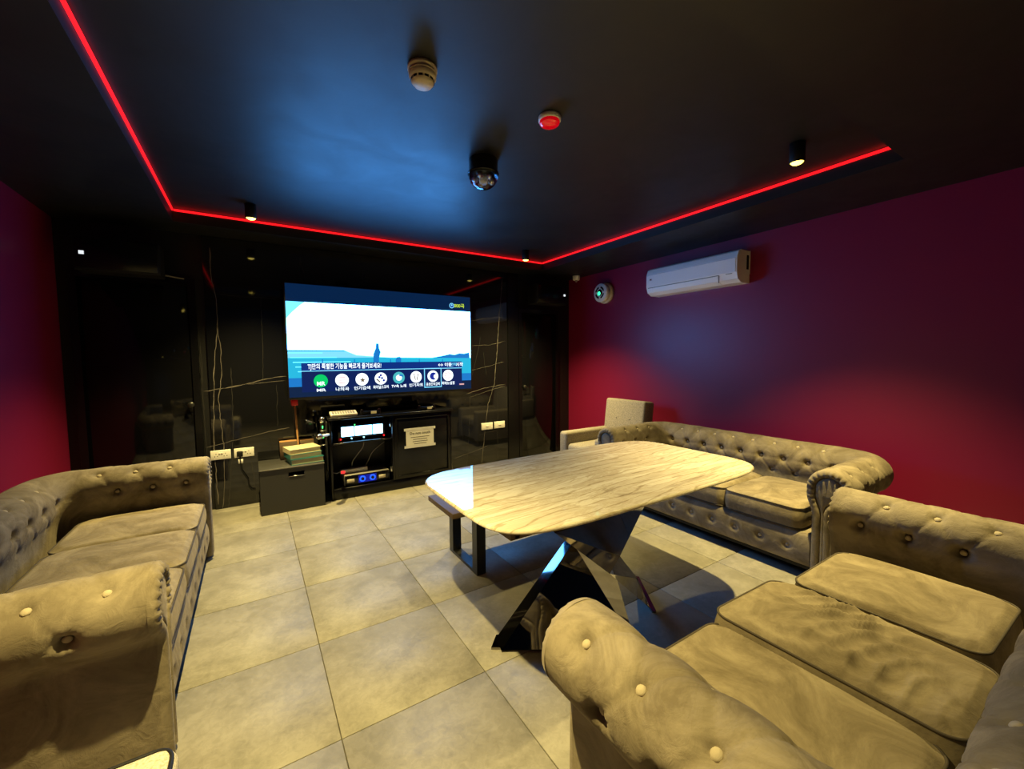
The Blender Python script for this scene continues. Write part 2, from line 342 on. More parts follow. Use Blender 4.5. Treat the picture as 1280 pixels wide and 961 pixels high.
def build_shell():
    n, k = len(PA), len(PR)
    P = np.zeros((n, k, 3)); NN = np.zeros((n, k, 3))
    P[:, :, 0] = PA[:, None, 0] + PA[:, None, 2] * PR[None, :, 0]; P[:, :, 1] = PA[:, None, 1] + PA[:, None, 3] * PR[None, :, 0]; P[:, :, 2] = PR[None, :, 1]
    NN[:, :, 0] = PA[:, None, 2] * PN[None, :, 0]; NN[:, :, 1] = PA[:, None, 3] * PN[None, :, 0]; NN[:, :, 2] = PN[None, :, 1]
    TS = np.zeros((n, 3)); TS[:, 0] = PA[:, 3]; TS[:, 1] = -PA[:, 2]
    V = P.reshape(-1, 3); disp = np.zeros(len(V))
    s0 = DI - RI; arc = math.pi * RI / 2; sb = s0 + arc; L = SL[-1]
    rows = {'in': [], 'top': [], 'tou': [], 'out': [], 'low': []}
    for y in (.10, .27, .44):
        rows['in'] += [y, L - y]; rows['tou'] += [y, L - y]
    for y in (.185, .355, .525):
        rows['top'] += [y, L - y]; rows['out'] += [y, L - y]
    back0 = sb + (WI - 2 * RI) / 2
    for c in range(-4, 5): rows['in'].append(back0 + c * .17)
    for c in range(-4, 4): rows['top'].append(back0 + (c + .5) * .17); rows['low'].append(back0 + (c + .5) * .17)
    T = {'in': T_IN, 'top': T_TOP, 'tou': T_TOU, 'out': T_OUT, 'low': T_LOW}
    AMP = {'in': (.042, .021, .007), 'top': (.014, .022, .006), 'tou': (.014, .022, .006), 'out': (.042, .021, .007), 'low': (.014, .016, .003)}
    btn = []
    for r in rows:
        for s in rows[r]:
            if s < 0 or s > L: continue
            p, nn = surf(s, T[r]); d = np.linalg.norm(V - p, axis=1); A, sg, Wd = AMP[r]
            near = d < .16; dd = d[near]
            dv = V[near] - p; i = min(int(np.interp(s, SL, np.arange(n))), n - 1); ts = TS[i]; tt = np.cross(nn, ts)
            phi = np.arctan2(dv @ tt, dv @ ts)
            disp[near] -= A * np.exp(-(dd / sg) ** 2) + Wd * np.exp(-(dd / .055) ** 2)
            disp[near] += .0016 * np.cos(9 * phi + s * 40) * np.exp(-((dd - .030) / .022) ** 2) * (A / .03)
            btn.append((s, p, nn, A + Wd))
    def crease(s1, t1, s2, t2, B, wd):
        q = np.array([surf(s1 + (s2 - s1) * f, t1 + (t2 - t1) * f)[0] for f in np.linspace(0, 1, 7)])
        c = q.mean(0); near = np.linalg.norm(V - c, axis=1) < np.linalg.norm(q[0] - q[-1]) * .6 + .08; X = V[near]; best = np.full(len(X), 9.0)
        for a, b in zip(q[:-1], q[1:]):
            ab = b - a; f = np.clip(((X - a) @ ab) / (ab @ ab + 1e-12), 0, 1); best = np.minimum(best, np.linalg.norm(X - a - f[:, None] * ab, axis=1))
        disp[near] -= B * np.exp(-(best / wd) ** 2)
    for ra, rb in (('in', 'top'), ('top', 'tou'), ('tou', 'out'), ('in', 'low')):
        for s in rows[ra]:
            for s2 in rows[rb]:
                if abs(s - s2) < .1: crease(s, T[ra], s2, T[rb], .0050, .0065)
    for s in rows['in']:
        if s < s0 - .02 or s > L - s0 + .02: crease(s, T_IN, s, t_at((.055, .40)), .005, .009)
    # gentle unevenness of the stuffing
    disp += .0022 * np.sin(V[:, 0] * 23 + V[:, 1] * 31) * np.sin(V[:, 2] * 27 + V[:, 0] * 11)
    flat = (np.tile(PR[:, 1], n) < .42) & (np.tile(PR[:, 0], n) > .1); disp[flat] *= .25
    P = (V + disp[:, None] * NN.reshape(-1, 3)).reshape(n, k, 3)
    c1 = 62 + 10; c2 = n - 1 - c1
    return P, btn, c1, c2, SL[c1], SL[c2]
SP, SBTN, C1, C2, S1, S2 = build_shell()
def arm_front(sx):
    # the pleated scroll at the front of an arm, following the same outline
    idx = [i for i in range(len(PR))]; O = PR[idx]; Nn = PN[idx]
    rings = [(0, 0.002, 0), (.003, -.014, 0), (.014, -.024, 1), (.030, -.027, 1), (.043, -.022, 1), (.048, -.010, 0), (.050, 0.004, 0)]
    P = np.zeros((len(rings), len(O), 3))
    for r, (d, y, pl) in enumerate(rings):
        q = O - Nn * d
        yy = np.full(len(O), y); top = np.clip((O[:, 1] - .46) / .08, 0, 1)
        if pl: yy = yy + .0045 * np.sin(np.arange(len(O)) * 1.75) * top
        u = q[:, 0]; P[r, :, 0] = sx * (WI / 2 + u); P[r, :, 1] = yy; P[r, :, 2] = q[:, 1]
    a = MB().grid(P)
    inner = O - Nn * .049; poly = []
    for p in inner: poly.append((sx * (WI / 2 + p[0]), p[1]))
    pm = MB(); k = len(poly); c = np.mean(poly, 0)
    ring = lambda sc, y: [(c[0] + (x - c[0]) * sc, y, c[1] + (z - c[1]) * (1 - (1 - sc) * .3)) for x, z in poly]
    vs = ring(1.0, .006) + ring(1.0, -.012) + ring(.90, -.020) + ring(.55, -.023)
    fs = [(r * k + i, r * k + (i + 1) % k, (r + 1) * k + (i + 1) % k, (r + 1) * k + i) for r in range(3) for i in range(k)] + [tuple(range(3 * k, 4 * k))]
    pm.add(vs, fs, True)
    return a, pm
_cr = random.Random(3)
def cushion_mesh(wd, dp, h, seed, wrinkle=.003, crown=.022):
    nx, ny = (44, 52) if wrinkle < .01 else (60, 110); rng = random.Random(seed); ph = [rng.uniform(0, 6.28) for _ in range(8)]
    def sq(n): 
        t = np.linspace(-1, 1, n); return np.sign(t) * (1 - (1 - np.abs(t)) ** 1.7)
    X, Y = np.meshgrid(sq(nx), sq(ny), indexing='ij'); mb = MB(); rc = .055
    def rnd(X, Y):   # square to rounded rectangle
        ax, ay = X * wd / 2, Y * dp / 2; ex = np.maximum(np.abs(ax) - (wd / 2 - rc), 0); ey = np.maximum(np.abs(ay) - (dp / 2 - rc), 0)
        l = np.maximum(ex, ey); hyp = np.sqrt(ex ** 2 + ey ** 2) + 1e-9; f = np.where(hyp > 1e-6, l / hyp, 1)
        return np.sign(ax) * (np.minimum(np.abs(ax), wd / 2 - rc) + ex * f), np.sign(ay) * (np.minimum(np.abs(ay), dp / 2 - rc) + ey * f)
    x, y = rnd(X, Y)
    edge = (1 - np.abs(X) ** 5) * (1 - np.abs(Y) ** 5)
    w1 = np.sin(X * 9 + Y * 3 + ph[0] + 1.4 * np.sin(Y * 4 + ph[1])) * np.sin(Y * 5 + X * 2 + ph[2]) + .6 * np.sin(X * 17 + 4 * np.sin(Y * 3 + ph[3]) + ph[4]) * np.exp(-((Y - .1) / .5) ** 2)
    if wrinkle > .01:     # long folds running across a rumpled cushion
        fold = (1 - np.abs(np.sin(15 * Y + 3.6 * X + 1.5 * np.sin(2.6 * X + ph[5])))) ** 1.4 * np.exp(-((Y - .05 - .25 * X) / .55) ** 2) * (.75 + .25 * np.sin(2.1 * X + 3 * Y + ph[6]))
        w1 = .25 * w1 + 1.0 * fold
    zt = h / 2 - .016 + .016 * np.clip(edge * 3, 0, 1) + crown * (1 - X ** 2) * (1 - Y ** 2) + wrinkle * w1 * edge
    mb.grid(np.stack([x, y, zt], -1)); mb.grid(np.stack([x, y, np.full_like(x, -h / 2)], -1), flip=True)
    bi = [(i, 0) for i in range(nx)] + [(nx - 1, j) for j in range(1, ny)] + [(i, ny - 1) for i in range(nx - 2, -1, -1)] + [(0, j) for j in range(ny - 2, 0, -1)]
    ringp = np.array([(x[a], y[a], zt[a]) for a in bi]); out = ringp[:, :2] / np.linalg.norm(ringp[:, :2], axis=1)[:, None]
    W = []
    for f in np.linspace(0, 1, 7):
        q = ringp.copy(); q[:, 2] = ringp[:, 2] * (1 - f) - h / 2 * f; q[:, :2] += out * .012 * math.sin(math.pi * f); W.append(np.vstack([q, q[:1]]))
    mb.grid(np.array(W))
    pp = MB().tube([(p[0] + o[0] * .002, p[1] + o[1] * .002, p[2]) for p, o in zip(ringp, out)], .0042, 6, True)
    pp.tube([(p[0] + o[0] * .002, p[1] + o[1] * .002, -h / 2 + .004) for p, o in zip(ringp, out)], .0042, 6, True)
    return mb.mesh('seat_cushion', 'velvet_cushion'), pp.mesh('piping', 'piping')
def rail_parts():
    nx, nz = 230, 26; x = np.linspace(-WI / 2 + .05 - .1, WI / 2 - .05 + .1, nx); x = np.clip(x, -WI / 2 - .052, WI / 2 + .052); t = np.linspace(0, 1, nz)
    X, T = np.meshgrid(x, t, indexing='ij'); Z = .085 + .20 * T
    Y = .012 - .022 * np.sin(np.pi * T) ** .5; bx = np.arange(-.68, .69, .17); zb = .185
    for b in bx:
        d = np.sqrt((X - b) ** 2 + (Z - zb) ** 2); Y += .016 * np.exp(-(d / .022) ** 2) + .004 * np.exp(-(d / .05) ** 2)
    a = MB().grid(np.stack([X, Y, Z], -1))
    return a, [(b, .008, zb) for b in bx]
BTN_ME = None
def button_mesh():
    return MB().lathe([(0, .0065), (.007, .0058), (.011, .003), (.0125, 0), (.011, -.003), (.0, -.004)], 14).mesh('button', 'velvet_button')
BTN_ME = button_mesh()
PART = {}
def sofa(label, loc, rz, cushions):
    t = thing('chesterfield_sofa', label, 'sofa', loc, rz, 'tufted chesterfield sofas round the table')
    if not PART:
        PART['al'] = MB().grid(SP[:C1 + 1]).mesh('armrest', 'velvet'); PART['bk'] = MB().grid(SP[C1:C2 + 1]).mesh('backrest', 'velvet'); PART['ar'] = MB().grid(SP[C2:]).mesh('armrest', 'velvet')
        for sx in (-1, 1):
            a, p = arm_front(sx); PART['f', sx] = a.mesh('arm_front', 'velvet'); PART['p', sx] = p.mesh('arm_panel', 'velvet')
        a, PART['rb'] = rail_parts(); PART['rail'] = a.mesh('front_rail', 'velvet')
        dk = MB().box(-WI / 2 - .05, WI / 2 + .05, .012, DI + .05, .10, .292, .01, 2); PART['deck'] = dk.mesh('seat_deck', 'velvet')
        PART['under'] = MB().box(-WI / 2 - .13, WI / 2 + .13, .03, DI + .14, .055, .10).mesh('base', 'black_matte')
        PART['foot'] = MB().lathe([(0, 0), (.022, 0), (.03, .03), (.032, .056), (0, .056)], 16).mesh('foot', 'black_matte')
    parts = {'al': link('armrest', PART['al'], t), 'bk': link('backrest', PART['bk'], t), 'ar': link('armrest', PART['ar'], t)}
    for sx, k in ((-1, 'al'), (1, 'ar')):
        link('arm_front', PART['f', sx], parts[k]); link('arm_panel', PART['p', sx], parts[k])
    for s, p, n, dep in SBTN:
        o = link('button', BTN_ME, parts['al'] if s < S1 else parts['ar'] if s > S2 else parts['bk'])
        o.location = p - n * (dep * (.62 if dep > .04 else .98)); o.rotation_mode = 'QUATERNION'; o.rotation_quaternion = Vector(n).to_track_quat('Z', 'Y')
    rl = link('front_rail', PART['rail'], t)
    for b in PART['rb']: link('button', BTN_ME, rl, b, (R_(90), 0, 0))
    link('seat_deck', PART['deck'], t); link('base', PART['under'], t)
    for fx in (-.82, .82):
        for fy in (.07, .70): link('foot', PART['foot'], t, (fx, fy, 0))
    for i, (cx, cy, cz, wd, dp, h, rot, seed, wr) in enumerate(cushions):
        me, pp = cushion_mesh(wd, dp, h, seed, wr); c = link('seat_cushion', me, t, (cx, cy, cz), rot); link('piping', pp, c)
    return t
def std(seed): return [(c, .300, .372, .495, .60, .150, (0, 0, 0), seed + i, .0025) for i, c in enumerate((-.502, 0, .502))]
sofa('taupe velvet chesterfield sofa with its back to the red wall beside the black storage box', (-.305, 2.665, 0), R_(90), std(1))
sofa('taupe velvet chesterfield sofa below the white air conditioner', (2.86, 1.90, 0), R_(-90), std(11))
# facing the television: local x runs against world x
sofa('taupe velvet chesterfield sofa facing the television with rumpled loose seat cushions', (1.64, .83, 0), R_(180),
     [(.497, .31, .372, .50, .60, .150, (0, 0, 0), 21, .002), (.02, .315, .395, .47, .63, .15, (0, R_(-3), R_(1)), 22, .030), (-.475, .33, .40, .46, .55, .15, (R_(2), R_(2), R_(-2)), 23, .003)])

# ------------------------------------------------------------------ stone table
TCX, TCY, TZ = 1.625, 1.665, 0.76
def rrect(hx, hy, n=160, e=5.8):
    out = []
    for i in range(n):
        a = 2 * math.pi * i / n; c, s = math.cos(a), math.sin(a)
        out.append((hx * math.copysign(abs(c) ** (2 / e), c), hy * math.copysign(abs(s) ** (2 / e), s)))
    return out
tb = thing('stone_table', 'pale veined stone dining table with rounded corners on mirrored steel base', 'table', (TCX, TCY, 0))
HX, HY = .908, .50
def slab(rings, cap=True):
    mb = MB(); n = 160; vs = []
    for d, z in rings: vs += [(x, y, z) for x, y in rrect(HX - d, HY - d, n)]
    k = len(rings); mb.add(vs, [(r * n + i, r * n + (i + 1) % n, (r + 1) * n + (i + 1) % n, (r + 1) * n + i) for r in range(k - 1) for i in range(n)], True)
    mb.add(vs, [tuple(range(n)), tuple((k - 1) * n + i for i in range(n))], False); return mb
slab([(.006, TZ - .016), (.001, TZ - .014), (0, TZ - .010), (.004, TZ - .003), (.009, TZ)]).build('tabletop', 'sintered_stone', tb)
slab([(.02, TZ - .026), (.008, TZ - .018), (.008, TZ - .0155)]).build('tabletop_edge', 'stone_edge', tb)
sf = MB()
for y in (-.36, .36): sf.box(-.80, .80, y - .02, y + .02, TZ - .060, TZ - .026)
for x in (-.80, .80): sf.box(x - .02, x + .02, -.38, .38, TZ - .060, TZ - .026)
for x in (-.3, .3): sf.box(x - .03, x + .03, -.34, .34, TZ - .058, TZ - .026)
sf.build('subframe', 'brown', tb)
def blade(name, top, waist, bot, th):
    # folded mirror-steel blade: wide at the top, narrow at the waist, wide at the floor
    mb = MB(); L = [np.array(p, float) - np.array([TCX, TCY, 0]) for p in (top[0], top[1], waist[1], bot[1], bot[0], waist[0])]
    th = np.array(th); k = 6; vs = [tuple(p) for p in L] + [tuple(p + th * (1 if i in (0, 1, 3, 4) else .7)) for i, p in enumerate(L)]
    mb.add(vs, [(0, 1, 2, 5), (5, 2, 3, 4), (k, k + 5, k + 2, k + 1), (k + 5, k + 4, k + 3, k + 2)] + [(i, k + i, k + (i + 1) % k, (i + 1) % k) for i in range(k)])
    return mb.build(name, 'mirror_steel', tb)
ZT = TZ - .060
W_ = lambda px, py, z: tuple(onz(px, py, z))
blade('base_blade', [(.99, 1.25, ZT), (1.52, 1.25, ZT)], [W_(762, 717, .385), W_(775, 695, .385)], [(1.80, 1.43, .012), (1.98, 1.67, .012)], (.015, .05, 0))
blade('base_blade', [(1.75, 1.90, ZT), (2.2, 1.72, ZT)], [W_(716, 678, .42), W_(766, 706, .36)], [(.945, 1.60, .012), (1.50, 1.27, .012)], (.015, .085, 0))
def plate(q):
    vs = [(p[0] - TCX, p[1] - TCY, z) for z in (0.0, .012) for p in q]
    MB().add(vs, [(0, 1, 2, 3), (7, 6, 5, 4)] + [(i, (i + 1) % 4, 4 + (i + 1) % 4, 4 + i) for i in range(4)]).build('foot_plate', 'mirror_steel', tb)
plate([onz(614, 812), (1.52, 1.235), (1.58, 1.36), (.98, 1.71)])
plate([(1.79, 1.41), (1.81, 1.40), (2.01, 1.69), (1.97, 1.72)])

# low bench behind the table: black sled legs
bn = thing('bench', 'low bench with brown seat and black metal sled legs behind stone table', 'bench', (1.7, 2.5, 0))
MB().box(-.665, .60, -.155, .27, .375, .41, .004, 2).build('seat', 'brown', bn)
def sled(x):
    s = MB(); s.box(x - .032, x + .032, -.225, -.160, 0, .41); s.box(x - .032, x + .032, .145, .205, 0, .375); s.box(x - .032, x + .032, -.160, .145, 0, .02); return s
sled(-.50).build('leg', 'black_metal', bn); sled(.44).build('leg', 'black_metal', bn)

# ------------------------------------------------------------------ armchair in the far corner, stool by the near sofa arm
ac = thing('armchair', 'plain beige linen armchair with buttoned back in the corner by the sofa', 'armchair', (3.38, 3.29, 0))
MB().box(-.42, .30, -.32, .32, .10, .30, .02, 3).build('base', 'linen', ac)
MB().box(-.44, .22, -.21, .21, .29, .44, .045, 4).build('seat_cushion', 'linen', ac)
for y0, y1 in ((-.345, -.215), (.215, .345)): MB().box(-.44, .36, y0, y1, .08, .56, .035, 4).build('armrest', 'linen', ac)
bk = MB().box(-.085, .085, -.295, .295, -.30, .30, .03, 4).build('backrest', 'linen', ac); bk.location = (.30, 0, .60); bk.rotation_euler = (0, R_(7), 0)
for y in (-.10, .10):
    for z in (.08,): MB().lathe([(0, .006), (.01, .005), (.014, 0), (0, -.004)], 14, (-.083, y, z), '-x').build('button', 'linen', bk)
for x in (-.36, .28):
    for y in (-.28, .28): MB().cyl((x, y, 0), (x, y, .10), .014, .022, 12).build('leg', 'black_matte', ac)
st = thing('stool', 'cream woven seat corner with dark piping in front of the sofa arm', 'stool', (-.47, 1.035, 0))
MB().box(-.27, .27, -.27, .27, .10, .26, .015, 3).build('base', 'cream_fabric', st)
cu = MB().box(-.275, .275, -.275, .275, .26, .425, .04, 5).build('seat_cushion', 'cream_fabric', st)
c_ = []
for sx, sy, a0 in ((1, 1, 0), (-1, 1, 90), (-1, -1, 180), (1, -1, 270)):
    for a in range(0, 91, 15): c_.append((sx * .222 + .042 * math.cos(R_(a0 + a)), sy * .222 + .042 * math.sin(R_(a0 + a)), .416))
MB().tube(c_, .005, 6, True).build('piping', 'black_matte', cu)
for x in (-.22, .22):
    for y in (-.22, .22): MB().cyl((x, y, 0), (x, y, .10), .014, .02, 12).build('leg', 'black_matte', st)

# ------------------------------------------------------------------ television and its picture
TVY = 4.40; SX0, SX1, SZ0, SZ1 = .292, 2.212, 1.035, 2.112
tv = thing('television', 'large wall-mounted television showing a bright seaside scene and song menu', 'television', ((SX0 + SX1) / 2, TVY, SZ0 - .02))
TVO = tuple(tv.location)
MB().box(SX0 - .012, SX1 + .012, TVY, TVY + .055, SZ0 - .022, SZ1 + .012, .004, 2).build('casing', 'black_satin', tv, TVO)
MB().box(.9, 1.6, TVY + .05, MY, 1.3, 1.8).build('wall_bracket', 'black_matte', tv, TVO)
g = TV_GAIN
glow('tv_black', (.002, .018, .07), .9 * g); glow('tv_sky', (.075, .36, 1.0), 16.0 * g); glow('tv_sky_edge', (.10, .55, 1.0), 2.6 * g); glow('tv_sea', (.015, .40, .62), 1.25 * g); glow('tv_sea_deep', (.01, .20, .62), 1.0 * g)
glow('tv_bar', (.004, .040, .30), .75 * g); glow('tv_menu', (.003, .018, .13), .8 * g); glow('tv_white', (.85, .95, 1.0), 1.6 * g); glow('tv_cyan', (.22, .72, 1.0), 1.1 * g)
glow('tv_green', (.0, .70, .16), .9 * g); glow('tv_blue', (.012, .03, .42), .8 * g); glow('tv_teal', (.08, .55, .62), .9 * g); glow('tv_brown', (.22, .15, .08), .8 * g); glow('tv_yellow', (.62, .85, .05), 1.1 * g); glow('tv_pink', (.9, .5, .5), .9 * g)
scr = MB().box(SX0, SX1, TVY - .002, TVY, SZ0, SZ1).build('screen', 'tv_black', tv, TVO)
LAY = [0.002]
def sp(px, py): p = ony(px, py, TVY); return (min(max(p[0], SX0), SX1), min(max(p[2], SZ0), SZ1))
def patch(name, material, poly, layer):
    y = TVY - .002 - layer * .0006; mb = MB(); mb.add([(x, y, z) for x, z in poly], [tuple(range(len(poly)))]); return mb.build(name, material, scr, TVO)
def rect(name, material, x0, x1, z0, z1, layer): return patch(name, material, [(x0, z0), (x1, z0), (x1, z1), (x0, z1)], layer)
def disc(name, material, c, r, layer, n=32): return patch(name, material, [(c[0] + r * math.cos(2 * math.pi * i / n), c[1] + r * math.sin(2 * math.pi * i / n)) for i in range(n)], layer)
ztop = sp(357, 376)[1]; zhor = sp(362, 437.5)[1]; zbot = sp(361, 484)[1]
rect('picture_sky', 'tv_sky', SX0, SX1, zhor, ztop, 1)
rect('picture_sea', 'tv_sea', SX0, SX1, zbot + .085, zhor, 1); rect('picture_sea', 'tv_sea_deep', SX0, SX1, zbot, zbot + .085, 1)
patch('picture_cloud', 'tv_sky_edge', [(SX0, ztop), (SX0, ztop - .16), (SX0 + .05, ztop - .10), (SX0 + .12, ztop - .03), (SX0 + .16, ztop)], 1.3)
for k in range(5): rect('picture_wave', 'tv_sky_edge', SX0 + .02 * k, SX0 + .30 + .13 * k, zhor - .03 - .045 * k, zhor - .022 - .045 * k, 1.4)
rect('picture_horizon', 'tv_cyan', SX0, SX1, zhor - .075, zhor - .012, 1.2)
patch('picture_shore', 'tv_sky', [(SX0 + .50, zhor), (SX0 + .62, zhor - .05), (SX0 + .95, zhor - .075), (SX1, zhor - .085), (SX1, zhor)], 1.25)
isl = [sp(540, 447)]
for px, py in ((548, 445.5), (556, 444), (562, 442.5), (568, 443.5), (574, 441.5), (580, 442), (586, 440.5), (587, 447.5)): isl.append(sp(px, py))
patch('picture_island', 'tv_sea_deep', isl, 1.6)
for px in (403, 443, 488, 524, 553): a = sp(px, 449); rect('picture_post', 'tv_sea_deep', a[0] - .005, a[0] + .005, a[1] - .05, a[1], 1.7)
a = sp(470, 452); patch('picture_person', 'tv_sea_deep', [(a[0] - .03, a[1] - .1), (a[0] + .035, a[1] - .1), (a[0] + .03, a[1] + .03), (a[0] + .05, a[1] + .10), (a[0] + .035, a[1] + .14), (a[0] + .03, a[1] + .19), (a[0] + .005, a[1] + .19), (a[0], a[1] + .14), (a[0] - .025, a[1] + .08)], 1.7)
a = sp(498, 452); patch('picture_person', 'tv_sea_deep', [(a[0] - .025, a[1] - .1), (a[0] + .025, a[1] - .1), (a[0] + .03, a[1] + .04), (a[0] + .015, a[1] + .055), (a[0] - .015, a[1] + .05), (a[0] - .03, a[1] + .02)], 1.7)
bx0, bx1 = sp(376.5, 460)[0], sp(577, 455)[0]; bz1 = sp(376.5, 454)[1]; bz0 = sp(376.5, 464)[1]
rect('menu_bar', 'tv_bar', bx0, bx1, bz0, bz1, 2); rect('menu_panel', 'tv_menu', bx0, bx1, SZ0 + .045, bz0, 2); rect('menu_line', 'tv_cyan', bx0, bx1, bz0 - .004, bz0 + .004, 2.3)
def text(name, body, material, x, z, size, layer, align='LEFT', width=None, y=None, parent=None, org=None):
    c = bpy.data.curves.new(name, 'FONT'); c.body = body; c.size = size; c.align_x = align; c.align_y = 'CENTER'; c.resolution_u = 2; c.offset = size * .012
    o = bpy.data.objects.new('tmp', c); COL.objects.link(o); bpy.context.view_layer.update()
    me = bpy.data.meshes.new_from_object(o.evaluated_get(bpy.context.evaluated_depsgraph_get())); bpy.data.objects.remove(o); bpy.data.curves.remove(c)
    me.materials.clear(); me.materials.append(MATS[material]); me.name = name
    yy = TVY - .002 - layer * .0006 if y is None else y; org = TVO if org is None else org
    ob = link(name, me, scr if parent is None else parent, (x - org[0], yy - org[1], z - org[2]), (R_(90), 0, 0))
    if width:
        xs_ = [v.co.x for v in me.vertices]; ob.scale.x = width / (max(xs_) - min(xs_)) if xs_ else 1
    return ob
zt_ = (bz0 + bz1) / 2
text('menu_heading', 'TJ만의 특별한 기능을 빠르게 즐겨보세요!', 'tv_white', bx0 + .055, zt_ + .002, .062, 3, width=.70)
text('menu_hint', '↔ 이동', 'tv_white', bx1 - .30, zt_, .05, 3); text('menu_hint', '선택', 'tv_cyan', bx1 - .15, zt_, .05, 3); text('menu_hint', '시작', 'tv_white', bx1 - .075, zt_, .05, 3)
zi = sp(401, 476)[1]
icons = [(401, 476, 'tv_green', 'MR'), (427.5, 475, 'tv_white', '나의곡'), (452.5, 474, 'tv_white', '인기검색'), (476, 473, 'tv_white', '파이널스코어'), (498.5, 472, 'tv_teal', 'TV속 노래'), (520, 471, 'tv_white', '인기차트'), (541, 470, 'tv_white', '음성인식검색'), (560, 469, 'tv_white', '퀵메뉴설정')]
for i, (px, py, mm, lab) in enumerate(icons):
    c = sp(px, py); r = .064
    disc('menu_icon', mm, c, r, 3)
    text('menu_label', lab, 'tv_white', c[0], c[1] - .092, .040, 3, 'CENTER', width=min(.16, .042 * len(lab)))
    if i == 0:
        text('icon_mark', 'MR', 'tv_white', c[0], c[1] - .028, .055, 3.6, 'CENTER'); disc('icon_ring', 'tv_green', (c[0], c[1] + .02), .03, 3.4)
    if i == 1:
        for k in range(3): rect('icon_mark', 'tv_pink', c[0] - .03, c[0] + .03, c[1] - .03 + .026 * k, c[1] - .022 + .026 * k, 3.6)
    if i == 2: patch('icon_mark', 'tv_brown', [(c[0] + .005 + (.03 if k % 2 == 0 else .013) * math.sin(k * math.pi / 5), c[1] - .008 + (.03 if k % 2 == 0 else .013) * math.cos(k * math.pi / 5)) for k in range(10)], 3.6)
    if i == 3:
        for dx, dz in ((-.015, .015), (.012, .005), (.03, -.02), (0, .035)): disc('icon_mark', 'tv_blue', (c[0] + dx, c[1] + dz), .012, 3.6, 12)
        patch('icon_mark', 'tv_brown', [(c[0] - .05, c[1] - .01), (c[0] - .04, c[1]), (c[0] - .005, c[1] - .03), (c[0] - .012, c[1] - .042)], 3.6)
    if i == 4: disc('icon_mark', 'tv_white', c, .032, 3.6); patch('icon_mark', 'tv_sea_deep', [(c[0], c[1] + .02), (c[0] + .045, c[1] + .01), (c[0] + .045, c[1] + .028), (c[0] + .01, c[1] + .036)], 3.8)
    if i == 5:
        for s_ in (-1, 1): patch('icon_mark', 'tv_brown', [(c[0] + s_ * .02, c[1] + .035), (c[0] + s_ * .028, c[1] + .035), (c[0] + s_ * .012, c[1] - .04), (c[0] + s_ * .004, c[1] - .03)], 3.6)
    if i == 6:
        disc('icon_mark', 'tv_blue', (c[0] + .005, c[1]), .042, 3.6); disc('icon_mark', 'tv_white', (c[0] + .035, c[1] - .004), .026, 3.8)
        q = .104
        for x0, x1, z0, z1 in ((c[0] - q, c[0] + q, c[1] + .082, c[1] + .092), (c[0] - q, c[0] + q, c[1] - .128, c[1] - .118), (c[0] - q, c[0] - q + .01, c[1] - .128, c[1] + .09), (c[0] + q - .01, c[0] + q, c[1] - .128, c[1] + .09)): rect('menu_frame', 'tv_cyan', x0, x1, z0, z1, 3.2)
    if i == 7:
        for k in range(8): disc('icon_mark', 'tv_pink', (c[0] + .035 * math.cos(k * math.pi / 4), c[1] + .035 * math.sin(k * math.pi / 4)), .008, 3.6, 10)
c = sp(564.5, 382); disc('status_icon', 'tv_cyan', c, .030, 2); disc('status_icon', 'tv_blue', c, .022, 2.5); disc('status_icon', 'tv_cyan', (c[0], c[1] + .006), .010, 3, 12)
text('status_text', '000곡', 'tv_yellow', c[0] + .028, c[1], .055, 2.6)
c = sp(577, 480); rect('status_light', 'tv_pink', c[0] - .03, c[0] + .03, c[1] - .008, c[1] + .008, 2.4)

# ------------------------------------------------------------------ media cabinet with its equipment
CYF, CYB = 4.29, 4.64; CX0, CX1, CZ = .615, 1.90, .825
cab = thing('media_cabinet', 'low black media cabinet under the television, one bay open', 'cabinet', ((CX0 + CX1) / 2, CYB, 0)); CO = tuple(cab.location)
def cp(name, mm, *b, bev=.003, parent=None): return MB().box(*b, bev, 1).build(name, mm, cab if parent is None else parent, CO)
cp('side_panel', 'black_satin', CX0, CX0 + .02, CYF, CYB, 0, CZ - .025); cp('side_panel', 'black_satin', CX1 - .02, CX1, CYF, CYB, 0, CZ - .025)
cp('top_panel', 'black_satin', CX0 - .01, CX1 + .02, CYF - .015, CYB, CZ - .025, CZ)
cp('divider', 'black_satin', 1.225, 1.245, CYF, CYB, .11, CZ - .025); cp('plinth', 'black_satin', CX0 + .02, CX1 - .02, CYF + .005, CYB, 0, .11)
cp('shelf', 'black_satin', CX0 + .02, 1.225, CYF + .012, CYB - .02, .548, .566); cp('back_panel', 'dark_wood', CX0 + .02, CX1 - .02, CYB - .02, CYB, .11, CZ - .025)
dr = cp('door', 'black_satin', 1.245, CX1 - .02, CYF, CYF + .02, .11, CZ - .03)
for b in ((1.275, 1.85, .135, .15), (1.275, 1.85, .755, .77)): MB().box(b[0], b[1], CYF - .006, CYF, b[2], b[3], .002, 1).build('moulding', 'black_satin', dr, CO)
for b in ((1.26, 1.275, .135, .77), (1.85, 1.865, .135, .77)): MB().box(b[0], b[1], CYF - .006, CYF, b[2], b[3], .002, 1).build('moulding', 'black_satin', dr, CO)
for z in (.20, .68): cp('hinge', 'steel', 1.205, 1.226, CYF + .02, CYF + .05, z, z + .05)
